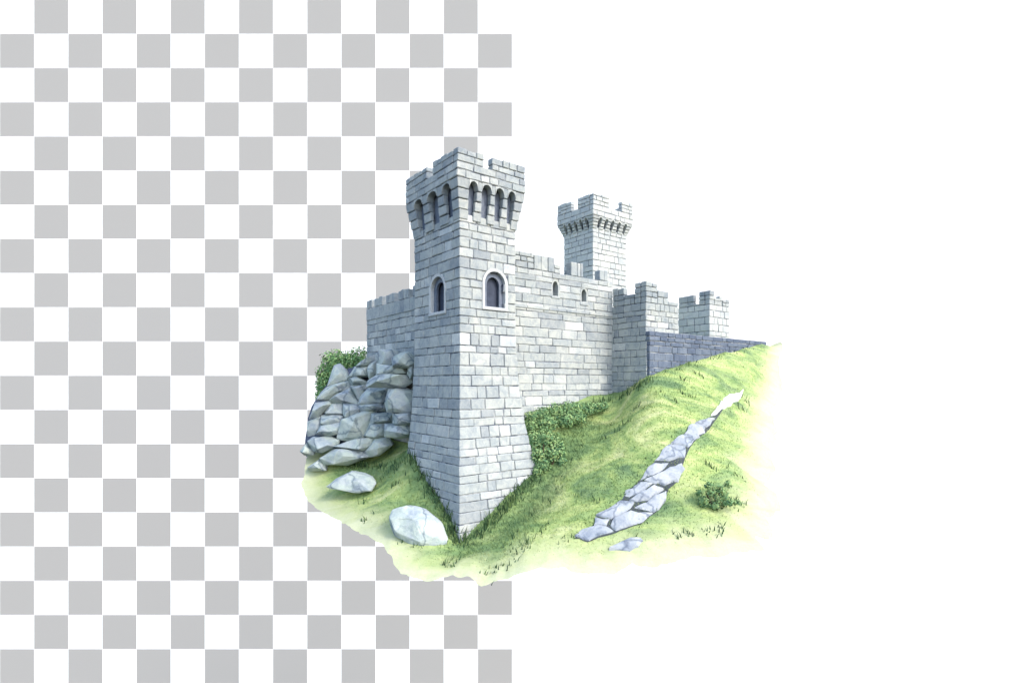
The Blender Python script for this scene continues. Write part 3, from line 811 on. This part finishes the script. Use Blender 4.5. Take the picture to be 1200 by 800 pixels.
# ------------------------------------------------------------------ bushes
def bush(name, label, blobs, n, size, mat, stems=(), group=None, cat='bush'):
    """blobs: (photo column, row, distance, radius x, radius z)"""
    cs = [(P(px, py, d), rx, rz) for px, py, d, rx, rz in blobs]
    base = sum((c for c, _, _ in cs), Vector())/len(cs); base.z = min(c.z-rz for c, _, rz in cs)
    T = empty(name, base, label=label, cat=cat, group=group)
    V_, F_, N_ = [], [], []
    wts = [rx*rz for _, rx, rz in cs]
    for _ in range(n):
        c, rx, rz = rng.choices(cs, wts)[0]
        v = Vector((rng.gauss(0, 1), rng.gauss(0, 1), rng.gauss(0, 1))).normalized()
        f = noise.noise((c+v*1.3)*1.4)*.22+1.0
        rr_ = (rng.random()**.35)*f*rng.uniform(.92, 1.08)
        p = c+Vector((v.x*rx*rr_, v.y*rx*rr_, v.z*rz*rr_))-base
        nrm = (v+Vector((rng.gauss(0, .45), rng.gauss(0, .45), rng.gauss(0, .45)+.25))).normalized()
        t = nrm.cross(Vector((rng.gauss(0, 1), rng.gauss(0, 1), rng.gauss(0, 1)))).normalized(); b = nrm.cross(t)
        s = size*rng.uniform(.6, 1.3); k = len(V_)
        V_ += [tuple(p-t*s), tuple(p+b*s*.55+nrm*s*.1), tuple(p+t*s), tuple(p-b*s*.55+nrm*s*.1)]
        F_.append((k, k+1, k+2, k+3))
    mb = MB(); mb.add(V_, F_); mb.build('foliage', mat, T, fix=False)
    for (px, py, d, tx, ty) in stems:
        a, b = P(px, py, d)-base, P(tx, ty, d)-base
        mb = MB(); rings = []
        for i in range(6):
            t = i/5; c = a.lerp(b, t)+Vector((.06*math.sin(t*5), .05*math.cos(t*4), 0)); r_ = .07*(1-t)+.02
            rings.append([(c.x+r_*math.cos(q), c.y+r_*math.sin(q), c.z) for q in np.linspace(0, 2*math.pi, 6, endpoint=False)])
        mb.loft(rings); mb.build('stem', WOOD, T)
    return T
bush('bush', 'dense mid-green bush peeking out behind the boulders on the left',
     [(423, 422, 44, 1.25, 1.1), (408, 424, 44, 1.1, .95), (392, 424, 44, 1.1, 1.0), (384, 438, 44, 1.0, 1.1), (379, 450, 43.8, .7, 1.0), (376, 462, 43.6, .5, .8), (402, 440, 44.3, 1.3, 1.1), (420, 440, 44.3, 1.2, 1.2)], 9000, .11, LEAF,
     [(400, 470, 44, 398, 430), (418, 470, 44, 407, 406), (384, 475, 43.8, 379, 440)])
bush('bush', 'long low bush along the foot of the sunlit curtain wall',
     [(624, 490, 33.9, .55, .5), (636, 486, 34.2, .7, .55), (652, 483, 34.6, .85, .6), (668, 480, 35.0, .9, .55), (684, 479, 35.4, .8, .5), (697, 477, 35.9, .6, .4), (640, 496, 33.8, .8, .5), (662, 492, 34.2, .8, .5), (622, 500, 33.5, .5, .5), (706, 476, 36.4, .5, .35), (676, 489, 34.6, .7, .45)], 9500, .075, LEAF2,
     [(640, 505, 34, 640, 485), (665, 500, 34.5, 668, 480)], group='bushes by the curtain wall')
bush('bush', 'rounded dark-bottomed bush in the hollow right of the tower foot',
     [(625, 515, 32.9, .6, .6), (638, 513, 32.9, .7, .6), (650, 517, 33, .5, .55), (630, 532, 32.5, .65, .65), (645, 530, 32.6, .65, .6), (636, 545, 32.2, .5, .5), (655, 528, 32.7, .45, .5), (658, 540, 32.4, .35, .35), (630, 552, 32, .35, .35)], 8000, .075, LEAF2,
     [(636, 556, 32.2, 638, 520), (645, 552, 32.4, 650, 520)], group='bushes by the curtain wall')
h_ = hit(838, 598)
d_ = h_[1]
bush('shrub', 'small scraggly green shrub on the pale slope right of the path',
     [(824, 588, d_, .30, .35), (836, 592, d_, .35, .25), (845, 574, d_, .30, .28), (831, 569, d_, .30, .2), (853, 567, d_, .2, .2), (853, 588, d_-.1, .42, .2), (819, 577, d_, .18, .22), (864, 588, d_-.1, .3, .16), (842, 584, d_, .3, .35), (834, 578, d_, .3, .35), (848, 581, d_, .3, .3)], 2200, .065, LEAF2,
     [(835, 601, d_, 828, 575), (838, 601, d_, 845, 570), (837, 601, d_, 836, 570)], cat='shrub')

# ------------------------------------------------------------------ grass
blades = MB()
def blade(x, y, h, w=.035, lean=.35):
    z = gz(x, y)-.02; a = rng.uniform(0, 6.28); l = rng.gauss(0, lean)*h; m = rng.gauss(0, lean)*h
    dx, dy = math.cos(a)*w, math.sin(a)*w; k = len(blades.v)
    blades.v += [(x-dx, y-dy, z), (x+dx, y+dy, z), (x+l*.4+dx*.6, y+m*.4+dy*.6, z+h*.6), (x+l*.4-dx*.6, y+m*.4-dy*.6, z+h*.6), (x+l, y+m, z+h)]
    blades.f += [(k, k+1, k+2, k+3), (k+3, k+2, k+4)]; blades.m += [0, 0]
def tuft(px, py, n=8, h=.45, spread=.25):
    w = hit(px, py)
    if w is None: return
    for _ in range(n): blade(w[0]+rng.gauss(0, spread), w[1]+rng.gauss(0, spread*.6), h*rng.uniform(.5, 1.2))
def line(pts_, step, n, h, spread=.22):
    for (x0, y0), (x1, y1) in zip(pts_[:-1], pts_[1:]):
        L_ = math.hypot(x1-x0, y1-y0); k = max(1, int(L_/step))
        for i in range(k):
            if rng.random() < .2: continue
            t = (i+rng.random())/k; tuft(x0+(x1-x0)*t, y0+(y1-y0)*t, n, h*rng.uniform(.6, 1.2), spread)
line([(480, 532), (500, 562), (520, 600), (535, 632)], 2.2, 8, .65)
line([(528, 632), (540, 638), (560, 628), (590, 598), (612, 575), (628, 560)], 2.2, 7, .55)
line([(470, 545), (440, 548), (412, 548)], 3, 6, .55)
line([(616, 498), (640, 490)], 3, 5, .4)
line([(690, 476), (722, 468), (745, 456), (762, 446)], 3, 6, .55)
line([(762, 446), (800, 432), (850, 416), (888, 405)], 6, 4, .35)
line([(405, 546), (425, 548)], 3, 6, .6)
line([(568, 674), (576, 668), (592, 664), (605, 650), (625, 632), (645, 612)], 5, 4, .28)
line([(660, 634), (672, 630)], 3, 5, .25)
line([(740, 618), (765, 602), (782, 586), (795, 562)], 5, 3, .22)
line([(686, 625), (697, 604), (728, 586), (752, 558), (768, 535), (785, 518), (800, 506)], 7, 3, .2)
line([(835, 596), (850, 592), (868, 588)], 2.5, 5, .4, .15)
for x, y in ((732, 497), (725, 505), (715, 500), (790, 470), (800, 462), (812, 465), (680, 522), (668, 540), (707, 516), (700, 588), (640, 590), (625, 605), (608, 628), (592, 640), (655, 575), (612, 640), (678, 580), (832, 547), (850, 545), (868, 560), (795, 630), (810, 628), (826, 621), (846, 619), (838, 623), (425, 590), (450, 560), (462, 570), (430, 610), (415, 575), (520, 660), (530, 662), (536, 658), (488, 640), (470, 635), (762, 476), (820, 440), (800, 447), (775, 462), (745, 478), (868, 478), (875, 470), (655, 560)):
    tuft(x, y, rng.randint(5, 10), rng.uniform(.22, .42), .2)
o = blades.build('grass_tufts', TUFT, fix=False); tag(o, 'dark green grass tufts along wall feet and across the slope', 'grass', kind='stuff')
# short turf over the whole slope, the ground's own colours
blades = MB(); LB = []; WB = []
n_top = NR*NA
cnt = 0
cand = np.column_stack([np.array([rng.random() for _ in range(90000)]), np.array([rng.random() for _ in range(90000)])])
tht = cand[:, 0]*2*math.pi; rmax = np.interp(tht, np.r_[th, 2*math.pi], np.r_[rr_i, rr_i[0]]); rad_ = np.sqrt(cand[:, 1])*rmax
cxy = np.c_[C0[0]+rad_*np.cos(tht), C0[1]+rad_*np.sin(tht)]
keep = (cxy[:, 1] < 50)
cxy, cd = cxy[keep], (rmax-rad_)[keep]
cz = np.concatenate([terr(c) for c in np.array_split(cxy, 60)]); cl = np.concatenate([lush_at(c) for c in np.array_split(cxy, 60)]); cw = worn_at(cxy, cd)
for (x, y), z, l, w, dd in zip(cxy, cz, cl, cw, cd):
    if rng.random() < w*1.25: continue
    z += tz_noise(x, y)-.02
    h = rng.uniform(.06, .15)*(1+.8*l)*(1-.5*w); a = rng.uniform(0, 6.28); ww = .022
    dx, dy = math.cos(a)*ww, math.sin(a)*ww; k = len(blades.v)
    blades.v += [(x-dx, y-dy, z), (x+dx, y+dy, z), (x+rng.gauss(0, .4)*h, y+rng.gauss(0, .4)*h, z+h)]
    blades.f.append((k, k+1, k+2)); blades.m.append(0); LB += [l]*3; WB += [w]*3
o = blades.build('grass', GRASS, fix=False); tag(o, 'short pale green turf covering the hillside', 'grass', kind='stuff')
for nm, arr in (('lush', LB), ('worn', WB)):
    at = o.data.attributes.new(nm, 'FLOAT', 'POINT'); at.data.foreach_set('value', np.array(arr, np.float32))

# ------------------------------------------------------------------ backdrop behind the hill: half chequered, half white
BY = 110.0; cell = 40*BY/F; ztop = CZ+HY*BY/F
m, nt, b = new_mat('chequered_backdrop')
tc = nt.nodes.new('ShaderNodeTexCoord'); sx_ = nt.nodes.new('ShaderNodeSeparateXYZ'); nt.links.new(tc.outputs['Object'], sx_.inputs[0])
def math_(op, a, b_=None):
    n = nt.nodes.new('ShaderNodeMath'); n.operation = op
    for i, v in enumerate((a, b_)):
        if v is None: continue
        if isinstance(v, (int, float)): n.inputs[i].default_value = v
        else: nt.links.new(v, n.inputs[i])
    return n.outputs[0]
fx = math_('FLOOR', math_('DIVIDE', sx_.outputs[0], cell)); fz = math_('FLOOR', math_('DIVIDE', sx_.outputs[2], cell))
odd = math_('FLOORED_MODULO', math_('ADD', fx, fz), 2.0)
g_ = math_('MULTIPLY', odd, math_('LESS_THAN', sx_.outputs[0], 0.0))
BW, BG = .88, .35
nt.links.new(mix(nt, g_, (BW, BW, BW), (BG*.965, BG*.95, BG*.90)), b.inputs['Base Color'])
b.inputs['Specular IOR Level'].default_value = 0; b.inputs['Roughness'].default_value = 1
mb = MB(); mb.box((-230, 0, -190), (230, .6, 90), .01); o = mb.build('sky', m); o.location = (0, BY, ztop); o['kind'] = 'structure'

# ------------------------------------------------------------------ light and camera
w = bpy.data.worlds.new('World'); S.world = w; w.use_nodes = True
nt = w.node_tree; bg = nt.nodes['Background']
sky = nt.nodes.new('ShaderNodeTexSky'); sky.sky_type = 'NISHITA'; sky.sun_disc = False
el = math.radians(42); td = Vector((.80, -.60, 0))
sky.sun_elevation = el; sky.sun_rotation = math.atan2(td.x, td.y); sky.dust_density = 2.0
nt.links.new(sky.outputs[0], bg.inputs[0]); bg.inputs[1].default_value = .15
L = bpy.data.lights.new('sun', 'SUN'); L.energy = .52; L.angle = math.radians(12); L.color = (1, .96, .90)
lo = bpy.data.objects.new('sun', L); COL.objects.link(lo)
dirv = Vector((td.x*math.cos(el), td.y*math.cos(el), math.sin(el)))
lo.rotation_euler = (-dirv).to_track_quat('-Z', 'Y').to_euler(); lo.location = (30, -20, 50)
cam = bpy.data.cameras.new('camera'); co = bpy.data.objects.new('camera', cam); COL.objects.link(co)
co.location = (0, 0, CZ); co.rotation_euler = (math.radians(90), 0, 0)
cam.sensor_width = 36; cam.lens = F/1200*36; cam.shift_y = 50/1200; cam.clip_end = 1000
S.camera = co
vs_ = S.view_settings; vs_.view_transform = 'Standard'; vs_.look = 'None'; vs_.gamma = 1; vs_.exposure = 1.82; vs_.use_curve_mapping = False
